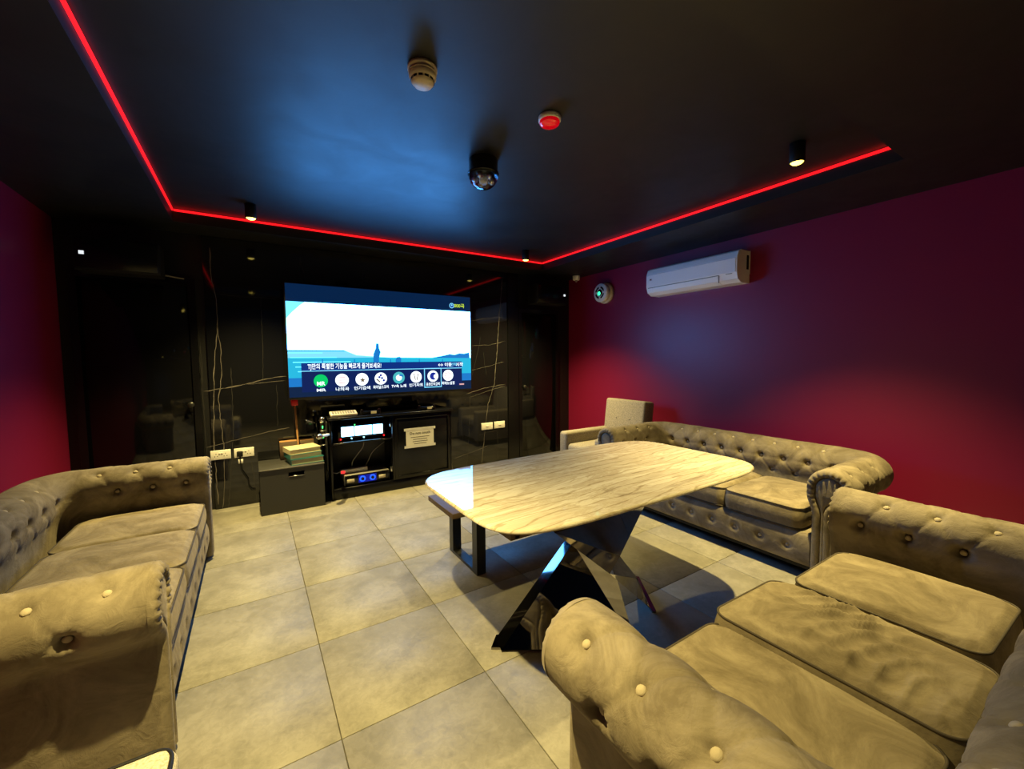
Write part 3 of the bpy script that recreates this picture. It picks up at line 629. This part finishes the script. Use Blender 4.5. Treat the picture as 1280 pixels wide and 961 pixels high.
# taped notice
A = [ony(px, py, CYF - .008) for px, py in ((505, 536), (544, 533), (505, 561), (544, 558))]
nx0, nx1 = A[0][0], A[1][0]; nz0, nz1 = A[2][2] - .0, A[0][2]
nt_ = thing('paper_notice', 'white paper notice taped on the black cabinet door', 'notice', ((nx0 + nx1) / 2, CYF - .007, nz0)); NO = tuple(nt_.location)
MB().box(nx0 + .02, nx1 - .02, CYF - .0085, CYF - .0065, nz0, nz1).build('sheet', 'paper', nt_, NO)
for z in (nz0, nz1 - .028): MB().box(nx0, nx1, CYF - .0095, CYF - .0088, z, z + .028).build('tape', 'white_plastic', nt_, NO)
text('heading', 'Do not touch', 'ink', (nx0 + nx1) / 2, nz1 - .06, .042, 0, 'CENTER', y=CYF - .0096, parent=nt_, org=NO)
for k, (wd) in enumerate((.21, .16, .17, .14)):
    z = nz1 - .105 - .024 * k; MB().box((nx0 + nx1) / 2 - wd / 2, (nx0 + nx1) / 2 + wd / 2, CYF - .0090, CYF - .0086, z, z + .006).build('print_line', 'ink', nt_, NO)
# karaoke machine on the shelf with lit display
km = thing('karaoke_machine', 'black karaoke machine with glowing white blue display on cabinet shelf', 'machine', (.93, 4.45, .566)); KO = tuple(km.location)
MB().box(.70, 1.17, 4.37, 4.59, .570, .74, .006, 2).build('casing', 'black_gloss', km, KO)
for x in (.75, 1.12): MB().cyl((x, 4.40, .566), (x, 4.40, .571), .012).build('foot', 'black_matte', km, KO)
glow('display', (.22, .60, 1.0), 9); glow('led_green', (.05, 1, .15), 3.5); glow('led_red_dot', (1, .02, .02), 2.5); glow('led_cyan', (.3, .85, 1), 3.0); glow('blue_ring', (.01, .08, 1.0), 2.6); glow('blue_panel', (.0, .01, .35), .8)
for x0, x1 in ((.735, .855), (.865, 1.035), (1.045, 1.145)): MB().box(x0, x1, 4.364, 4.371, .615, .712, .002, 1).build('display', 'display', km, KO)
MB().cyl((.72, 4.372, .590), (.72, 4.352, .590), .018).build('knob', 'red_plastic', km, KO); MB().cyl((1.155, 4.372, .590), (1.155, 4.355, .590), .012).build('knob', 'red_plastic', km, KO)
for x, mm in ((.725, 'led_red_dot'), (.83, 'led_cyan'), (.95, 'led_cyan'), (1.152, 'led_red_dot')): MB().cyl((x, 4.372, .592), (x, 4.350, .592), .007, n=12).build('indicator', mm, km, KO)
MB().cyl((.865, 4.372, .728), (.865, 4.366, .728), .006, n=12).build('indicator', 'led_green', km, KO)
am = thing('amplifier', 'black amplifier with two blue ringed knobs at the cabinet bottom', 'amplifier', (.95, 4.42, .11)); AO = tuple(am.location)
MB().box(.74, 1.19, 4.325, 4.58, .118, .225, .005, 2).build('casing', 'grey_plastic', am, AO); MB().box(.745, 1.185, 4.318, 4.327, .122, .221, .002, 1).build('front_panel', 'black_gloss', am, AO)
for x in (.78, 1.15): MB().cyl((x, 4.36, .11), (x, 4.36, .119), .014).build('foot', 'black_matte', am, AO)
MB().box(.875, 1.055, 4.3155, 4.3185, .135, .21).build('display', 'blue_panel', am, AO)
for x in (.915, 1.015):
    MB().tube([(x + .024 * math.cos(a), 4.314, .173 + .024 * math.sin(a)) for a in np.linspace(0, 2 * math.pi, 24)[:-1]], .006, 6, True).build('knob_ring', 'blue_ring', am, AO)
    MB().cyl((x, 4.318, .173), (x, 4.30, .173), .016).build('knob', 'black_gloss', am, AO)
for x in (.80, 1.115): MB().box(x - .035, x + .035, 4.314, 4.319, .15, .185, .002, 1).build('socket', 'beige_plastic', am, AO)
pr = thing('power_strip', 'white power strip lying on the amplifier in the cabinet', 'power strip', (.87, 4.43, .225)); PO = tuple(pr.location)
MB().box(.72, .99, 4.40, 4.46, .225, .268, .008, 3).build('casing', 'white_plastic', pr, PO); MB().box(.725, .76, 4.397, 4.402, .235, .258).build('switch', 'led_red_dot', pr, PO)
MB().tube([(.72, 4.43, .245), (.69, 4.43, .235), (.66, 4.45, .24), (.645, 4.52, .25)], .005, 8).build('lead', 'white_plastic', pr, PO)
def cable(pts, r, mm, label):
    pts = [np.array(p, float) for p in pts]; out = []
    for i in range(len(pts) - 1):
        p0, p1, p2, p3 = pts[max(i - 1, 0)], pts[i], pts[i + 1], pts[min(i + 2, len(pts) - 1)]
        for k in range(8):
            t = k / 8; out.append(.5 * ((2 * p1) + (-p0 + p2) * t + (2 * p0 - 5 * p1 + 4 * p2 - p3) * t * t + (-p0 + 3 * p1 - 3 * p2 + p3) * t ** 3))
    out.append(pts[-1]); o = MB().tube(out, r, 8); c = o.build('cable', mm); tag(c, label, 'cable'); return c
cable([(.955, 4.40, .545), (.95, 4.42, .48), (.89, 4.43, .40), (.85, 4.44, .34), (.84, 4.46, .27)], .005, 'grey_plastic', 'grey cable hanging below the cabinet shelf')
cable([(1.18, 4.45, .50), (1.10, 4.42, .46), (1.04, 4.43, .40), (1.00, 4.46, .30), (.98, 4.52, .235)], .004, 'grey_plastic', 'thin dark cable curving down to the amplifier back')

# things on the cabinet
def remote(x, y, rz):
    t = thing('remote_control', 'wide beige remote control with button rows on the black cabinet', 'remote', (x, y, CZ), rz)
    b = MB().box(-.125, .125, -.045, .045, 0, .030, .006, 2).build('body', 'beige_plastic', t); b.rotation_euler = (R_(18), 0, 0); b.location = (0, 0, .015)
    for r in range(3):
        for c in range(9): MB().box(-.107 + c * .024, -.091 + c * .024, -.030 + r * .021, -.017 + r * .021, .0295, .034).build('key', 'grey_plastic', b)
    MB().box(-.06, .06, -.04, .035, 0, .018).build('stand', 'brown', t)
remote(.755, 4.335, R_(2))
def receiver(x, y, label):
    t = thing('microphone_receiver', label, 'receiver', (x, y, CZ))
    MB().box(-.10, .10, -.03, .03, .004, .040, .010, 3).build('body', 'black_gloss', t)
    for s in (-1, 1):
        MB().cyl((s * .085, -.01, 0), (s * .085, -.01, .052), .022, .018, 20).build('knob', 'black_gloss', t); MB().cyl((s * .085, -.01, .052), (s * .085, -.01, .056), .008, n=14).build('knob_cap', 'steel', t)
    MB().box(.0, .055, -.033, -.029, .010, .036).build('label_plate', 'beige_plastic', t)
receiver(1.02, 4.35, 'black twin-knob receiver beside the beige remote on the cabinet'); receiver(1.63, 4.36, 'black twin-knob receiver alone on the cabinet above the paper notice')
# microphones in a holder at the cabinet side
mh = thing('microphone_holder', 'black wall holder clipped to the side of the media cabinet', 'holder', (.585, 4.36, .30)); MO = tuple(mh.location)
MB().box(.586, .603, 4.32, 4.40, .30, .79, .004, 1).build('rail', 'black_metal', mh, MO)
for z in (.70, .56): MB().tube([(.60, 4.36 + .0, z), (.57, 4.335, z), (.545, 4.34, z), (.54, 4.365, z), (.56, 4.385, z), (.60, 4.385, z)], .005, 8).build('hook', 'steel', mh, MO)
MB().tube([(.594, 4.33, .60), (.594, 4.30, .64), (.585, 4.24, .662), (.575, 4.21, .668)], .005, 8).build('hook', 'steel', mh, MO)
def mic(loc, rot, label, body):
    t = thing('microphone', label, 'microphone', loc, 0, 'microphones hanging at the cabinet side'); t.rotation_euler = rot
    MB().lathe([(0, 0), (.011, 0), (.013, .02), (.014, .10), (.017, .14), (.019, .165), (0, .165)], 20).build('body', body, t)
    MB().lathe([(0, .160), (.020, .163), (.026, .180), (.027, .195), (.022, .213), (.010, .223), (0, .224)], 20).build('grille', 'steel', t)
    MB().tube([(.0268 * math.cos(a), .0268 * math.sin(a), .188) for a in np.linspace(0, 2 * math.pi, 20)[:-1]], .003, 6, True).build('ring', 'black_metal', t)
    MB().box(-.005, .005, -.020, -.012, .11, .135, .002, 1).build('switch', 'led_green', t)
mic((.560, 4.352, .615), (0, 0, 0), 'upright black microphone with round grey grille beside the cabinet', 'black_metal')
_h, _t = Vector(ony(398, 546, 4.09)), Vector(ony(411, 543, 4.27)); _e = (_h - _t).to_track_quat('Z', 'Y').to_euler()
mic(tuple(_t), tuple(_e), 'pale microphone lying sideways in the holder beside the cabinet', 'white_plastic')

# storage box with songbooks
bxo = thing('storage_box', 'black storage box with cut-out handle beside the media cabinet', 'box', (.282, 4.43, 0)); BO = tuple(bxo.location)
Z1 = .417; bxm = MB(); X0, X1, Y0, Y1 = .02, .545, 4.22, 4.63
hx0, hx1, hz0, hz1 = .245, .375, .325, .365
bxm.box(X0, hx0, Y0, Y0 + .012, 0, Z1 - .012); bxm.box(hx1, X1, Y0, Y0 + .012, 0, Z1 - .012); bxm.box(hx0, hx1, Y0, Y0 + .012, 0, hz0); bxm.box(hx0, hx1, Y0, Y0 + .012, hz1, Z1 - .012)
bxm.build('front_panel', 'dark_wood', bxo, BO)
MB().box(X0, X0 + .012, Y0 + .012, Y1, 0, Z1 - .012).build('side_panel', 'dark_wood', bxo, BO); MB().box(X1 - .012, X1, Y0 + .012, Y1, 0, Z1 - .012).build('side_panel', 'dark_wood', bxo, BO)
MB().box(X0 + .012, X1 - .012, Y1 - .012, Y1, 0, Z1 - .012).build('back_panel', 'dark_wood', bxo, BO); MB().box(X0 - .004, X1 + .004, Y0 - .004, Y1 + .004, Z1 - .012, Z1, .002, 1).build('lid', 'dark_wood', bxo, BO)
MB().box(X0 - .004, X1 + .004, Y0 - .008, Y0 - .0042, Z1 - .010, Z1).build('edge_strip', 'grey_plastic', bxo, BO)
MB().tube([(hx0, Y0 - .001, hz0), (hx1, Y0 - .001, hz0)], .004, 6).build('handle_rim', 'steel', bxo, BO)
zb = Z1
for i, (wd, dp, th, rz, cov, off, lab) in enumerate([(.285, .23, .052, 6, 'teal_cover', (.012, 0), 'thick teal songbook, bottom of the stack on the black box'), (.28, .225, .046, 10, 'teal_cover', (-.006, .004), 'teal songbook in the middle of the stack on the black box'), (.275, .22, .046, 12, 'cream_cover', (-.012, .008), 'cream songbook on top of the stack on the black box')]):
    t = thing('songbook', lab, 'book', (.39 + off[0], 4.375 + off[1], zb), R_(rz), 'songbooks on the storage box')
    b = MB(); b.box(-wd / 2, wd / 2, -dp / 2, dp / 2, 0, .004); b.box(-wd / 2, wd / 2, -dp / 2, dp / 2, th - .004, th); b.box(-wd / 2, -wd / 2 + .004, -dp / 2, dp / 2, .004, th - .004); b.build('cover', cov, t)
    MB().box(-wd / 2 + .004, wd / 2 - .006, -dp / 2 + .006, dp / 2 - .006, .004, th - .004).build('pages', 'page', t)
    zb += th
wb = thing('wooden_block', 'brown cardboard carton standing behind the songbooks', 'carton', (.35, 4.575, Z1))
MB().box(-.15, .15, -.04, .04, 0, .175, .002, 1).build('carton_body', 'brown', wb); MB().box(-.15, .15, -.04, .04, .175, .178).build('lid_flap', 'wood_stick', wb)
sk = thing('back_scratcher', 'thin wooden stick with red plastic head behind the songbooks', 'stick', (.357, 4.495, Z1)); SKO = tuple(sk.location)
MB().tube([(.357, 4.495, Z1), (.356, 4.505, .60), (.350, 4.52, .80), (.343, 4.53, .955)], .0085, 8).build('shaft', 'wood_stick', sk, SKO)
MB().box(.312, .372, 4.515, 4.55, .945, 1.005, .008, 2).build('head', 'red_plastic', sk, SKO)

# wall sockets, plug and lead
def socket(px0, px1, py0, py1, label, twin=True):
    a = ony(px0, py1, MY); b = ony(px1, py0, MY); x0, x1 = a[0], b[0]; h = .088; zc = (ony(px0, (py0 + py1) / 2, MY)[2])
    t = thing('wall_socket', label, 'socket', ((x0 + x1) / 2, MY, zc - h / 2)); O = tuple(t.location)
    MB().box(x0, x1, MY - .011, MY, zc - h / 2, zc + h / 2, .003, 2).build('face_plate', 'white_plastic', t, O)
    if twin:
        for cx in (x0 + (x1 - x0) * .27, x0 + (x1 - x0) * .73):
            for dx, dz in ((0, .012), (-.011, -.012), (.011, -.012)): MB().box(cx + dx - .003, cx + dx + .003, MY - .0116, MY - .0108, zc + dz - .005, zc + dz + .003).build('pin_hole', 'black_matte', t, O)
        for cx in (x0 + (x1 - x0) * .44, x0 + (x1 - x0) * .56): MB().box(cx - .006, cx + .006, MY - .015, MY - .0108, zc + .005, zc + .024, .001, 1).build('switch', 'white_plastic', t, O)
    else:
        MB().box((x0 + x1) / 2 - .02, (x0 + x1) / 2 + .02, MY - .014, MY - .0108, zc - .012, zc + .012, .001, 1).build('insert', 'white_plastic', t, O)
    return x0, x1, zc
socket(263.5, 288.5, 563, 576, 'white twin wall socket with nothing plugged in beside the sofa arm')
x0, x1, zc = socket(293, 317.5, 560, 573, 'white twin wall socket holding a black plug')
socket(601.5, 615.5, 528, 538.5, 'white square wall plate nearest the television, on the marble panel', False); socket(617.5, 630.5, 526, 536.5, 'white square wall plate nearest the edge of the marble panel', False)
pg = thing('power_plug', 'black plug with a white tag and lead in the wall socket', 'plug', (x0 + .045, MY - .011, zc - .03)); GO = tuple(pg.location)
px_ = x0 + .045
MB().box(px_ - .024, px_ + .024, MY - .045, MY - .0165, zc - .030, zc + .018, .006, 2).build('plug_body', 'black_matte', pg, GO)
MB().box(px_ - .014, px_ + .024, MY - .034, MY - .026, zc - .098, zc - .055, .001, 1).build('tag', 'white_plastic', pg, GO)
MB().tube([(px_, MY - .03, zc - .028), (px_ + .003, MY - .03, zc - .10), (px_ + .01, MY - .03, zc - .17), (px_ + .055, MY - .03, zc - .26), (px_ + .062, MY - .03, zc - .33), (px_ + .08, MY - .03, zc - .365), (px_ + .112, MY - .02, zc - .372)], .006, 8).build('lead', 'black_matte', pg, GO)

# ------------------------------------------------------------------ speakers by the corners, cable
glow('badge_light', (.9, .95, 1), 1.0)
def speaker(x, y, z, rz, label, dotx, cablepart):
    t = thing('wall_speaker', label, 'speaker', (x, y, z), rz, 'black speakers high on the television wall')
    MB().box(-.25, .25, -.11, .11, -.125, .125, .008, 2).build('cabinet', 'black_matte', t); MB().box(-.235, .235, -.118, -.109, -.11, .11, .004, 1).build('grille', 'black_satin', t)
    MB().box(dotx - .014, dotx + .014, -.122, -.117, -.013, .013).build('standby_light', 'badge_light', t)
    MB().box(-.03, .03, .108, .20, -.04, .04).build('bracket', 'black_metal', t)
speaker(3.42, 4.475, 2.235, R_(0), 'black speaker on the wall above the door nearest the air conditioner', .20, False)
speaker(-.84, 4.475, 2.21, R_(0), 'black speaker on the wall above the sofa beside the storage box', -.20, True)
Pz = lambda px, py: ony(px, py, 4.60)
cable([Pz(170, 342), Pz(170, 336), Pz(175, 331.5), Pz(183, 332), Pz(189, 338), Pz(193, 342.5), Pz(205, 344), Pz(230, 348.5)], .006, 'grey_plastic', 'grey cable looping out below the speaker beside the marble panel')
cable([Pz(664, 388), Pz(672, 392), Pz(678, 391), Pz(684, 388)], .006, 'black_satin', 'dark cable looping under the speaker nearest the air conditioner')

# ------------------------------------------------------------------ air conditioner, alarm, detectors
ayx0, ayx1 = 2.09, 3.10
acu = thing('air_conditioner', 'white split air conditioner on the crimson wall', 'air conditioner', (XR, (ayx0 + ayx1) / 2, 2.07)); UO = tuple(acu.location)
prof = [(0, 2.36), (-.02, 2.37), (-.16, 2.37), (-.195, 2.35), (-.215, 2.30), (-.215, 2.16), (-.195, 2.105), (-.14, 2.075), (0, 2.075)]
def xprism(mb, prof, y0, y1, x): 
    k = len(prof); vs = [(x + a, y0, z) for a, z in prof] + [(x + a, y1, z) for a, z in prof]
    return mb.add(vs, [tuple(range(k)), tuple(range(2 * k - 1, k - 1, -1))] + [(i, k + i, k + (i + 1) % k, (i + 1) % k) for i in range(k)])
xprism(MB(), prof, ayx0, ayx1, XR).build('casing', 'ac_white', acu, UO)
xprism(MB(), [(-.2165, 2.295), (-.2215, 2.29), (-.2215, 2.165), (-.2165, 2.16)], ayx0 + .012, ayx1 - .004, XR).build('front_panel', 'ac_white', acu, UO)
xprism(MB(), [(-.212, 2.150), (-.2165, 2.148), (-.200, 2.103), (-.150, 2.074), (-.146, 2.080), (-.193, 2.110)], ayx0 + .18, ayx1 - .02, XR).build('louvre', 'ac_white', acu, UO)
MB().box(XR - .219, XR - .212, ayx0 + .165, ayx0 + .172, 2.085, 2.152).build('louvre_gap', 'grey_plastic', acu, UO)
MB().box(XR - .2165, XR - .2135, ayx0 + .17, ayx1 - .02, 2.1525, 2.158).build('air_slot', 'grey_plastic', acu, UO)
MB().box(XR - .224, XR - .2215, ayx1 - .075, ayx1 - .05, 2.232, 2.25).build('badge', 'steel', acu, UO)
MB().box(XR - .222, XR - .2205, ayx0 + .04, ayx0 + .10, 2.150, 2.156).build('lettering', 'grey_plastic', acu, UO)
MB().box(XR - .055, XR - .02, ayx0 - .003, ayx0 + .001, 2.20, 2.33, .001, 1).build('side_vent', 'black_matte', acu, UO)
MB().box(XR - .012, XR, ayx0 - .006, ayx1 + .004, 2.16, 2.372).build('mounting_plate', 'white_plastic', acu, UO)
al = thing('fire_alarm', 'round white fire sounder with green light on the crimson wall', 'alarm', (XR, 3.92, 2.23)); LO = (0, 0, 0)
al.scale = (1.3, 1.7, 1.7)
MB().lathe([(0, 0), (.078, 0), (.078, .030), (.072, .036), (.060, .038), (0, .038)], 40, axis='-x').build('base', 'beige_plastic', al)
MB().lathe([(.055, .036), (.066, .045), (.070, .055), (.070, .085), (.064, .094), (0, .096)], 40, axis='-x').build('body', 'white_plastic', al)
for k in range(4):
    vs = []
    for r_ in (.033, .047):
        for a in np.linspace(R_(k * 90 + 12), R_(k * 90 + 78), 10): vs.append((-.0968, r_ * math.cos(a), r_ * math.sin(a)))
    MB().add(vs, [(i, i + 1, 11 + i, 10 + i) for i in range(9)]).build('sound_slot', 'black_matte', al)
MB().lathe([(.026, .0958), (.026, .099), (0, .099)], 24, axis='-x').build('centre', 'black_gloss', al); glow('alarm_green', (.05, .85, .45), 1.6)
MB().lathe([(.016, .0985), (.012, .106), (0, .108)], 16, (0, .005, -.006), '-x').build('lamp', 'alarm_green', al)
mo = thing('motion_sensor', 'small white sensor under the ceiling border near the fire alarm', 'sensor', (3.84, 4.37, ZS))
MB().lathe([(0, 0), (.05, 0), (.05, -.012), (.046, -.055), (.040, -.060), (0, -.060)], 28).build('housing', 'white_plastic', mo); MB().lathe([(.018, -.058), (.018, -.075), (.010, -.085), (0, -.087)], 18).build('lens', 'grey_plastic', mo)
sm = thing('smoke_detector', 'round cream smoke detector on the black ceiling', 'smoke detector', (*onz(528, 84, ZC)[:2], ZC))
sm.scale = (1.03, 1.03, .85)
MB().lathe([(0, 0), (.058, 0), (.060, -.010), (.060, -.018), (.052, -.020), (.052, -.024), (.056, -.026), (.057, -.034), (.050, -.038)], 40).build('base', 'beige_plastic', sm)
MB().lathe([(.052, -.024), (.055, -.030), (.055, -.052), (.050, -.060), (.046, -.064), (.046, -.074), (.036, -.088), (.018, -.094), (0, -.095)], 40).build('dome', 'beige_plastic', sm)
for k in range(12):
    a = k * math.pi / 6; v = MB().box(-.008, .008, .0455, .0475, -.073, -.063).build('vent', 'black_matte', sm); v.rotation_euler = (0, 0, a)
be = thing('alarm_beacon', 'round alarm beacon with red lens on the black ceiling', 'beacon', (*onz(687, 146, ZC)[:2], ZC))
be.scale = (1.2, 1.2, .72)
MB().lathe([(0, 0), (.046, 0), (.048, -.004), (.048, -.028), (.044, -.034), (.036, -.034)], 36).build('base', 'white_plastic', be); MB().lathe([(.043, -.032), (.043, -.046), (.038, -.056), (.022, -.064), (0, -.066)], 36).build('lens', 'red_lens', be)
pa = thing('party_light', 'black party light with clear faceted dome hanging on the ceiling', 'party light', (*onz(604, 200, ZC)[:2], ZC))
pa.scale = (1.42, 1.42, 1.3)
MB().lathe([(0, 0), (.062, 0), (.064, -.006), (.064, -.058), (.068, -.062), (.068, -.070), (0, -.070)], 40).build('housing', 'black_gloss', pa)
bm = bmesh.new(); bmesh.ops.create_icosphere(bm, subdivisions=3, radius=.066)
bmesh.ops.delete(bm, geom=[v for v in bm.verts if v.co.z > .004], context='VERTS'); me = bpy.data.meshes.new('dome'); 
for v in bm.verts: v.co.z -= .070
bm.to_mesh(me); bm.free(); mat('clear_dome', (.8, .9, 1), .02, trans=1.0, ior=1.35); me.materials.append(MATS['clear_dome']); link('dome', me, pa)
for k in range(5):
    a = k * 2 * math.pi / 5; MB().lathe([(0, 0), (.013, 0), (.010, -.018), (0, -.024)], 10, (.03 * math.cos(a), .03 * math.sin(a), -.071)).build('lamp_bead', 'steel', pa)
MB().lathe([(0, 0), (.016, 0), (.014, -.026), (0, -.032)], 12, (0, 0, -.071)).build('lamp_bead', 'white_plastic', pa)

# ------------------------------------------------------------------ ceiling spotlights: the room's lamps
def spot(x, y, label, cone):
    t = thing('ceiling_spotlight', label, 'spotlight', (x, y, ZC), 0, 'black cylinder spotlights on the ceiling')
    MB().lathe([(0, 0), (.040, 0), (.040, -.108), (.037, -.110), (.033, -.104), (.033, -.085), (0, -.085)], 32).build('housing', 'black_matte', t)
    MB().lathe([(0, -.120), (.015, -.118), (.026, -.113), (.0325, -.106), (.0325, -.092), (0, -.092)], 24).build('lens', 'lamp_lens', t)
    l = bpy.data.lights.new('spot', 'SPOT'); l.energy = SPOT_POWER; l.color = SPOT_COLOR; l.spot_size = R_(cone); l.spot_blend = 1.0; l.shadow_soft_size = .02
    o = bpy.data.objects.new('spot_lamp', l); COL.objects.link(o); o.parent = t; o.location = (0, 0, -.130)
spot(.045, 3.90, 'black ceiling spotlight in front of the television, on the storage box side', 99)
spot(2.70, 3.94, 'black ceiling spotlight in front of the marble edge, on the fire alarm side', 112)
spot(2.72, 1.18, 'black ceiling spotlight above the sofa facing the television', 97)
spot(.045, 1.18, 'black ceiling spotlight between the camera side wall and the near sofa arm', 99)
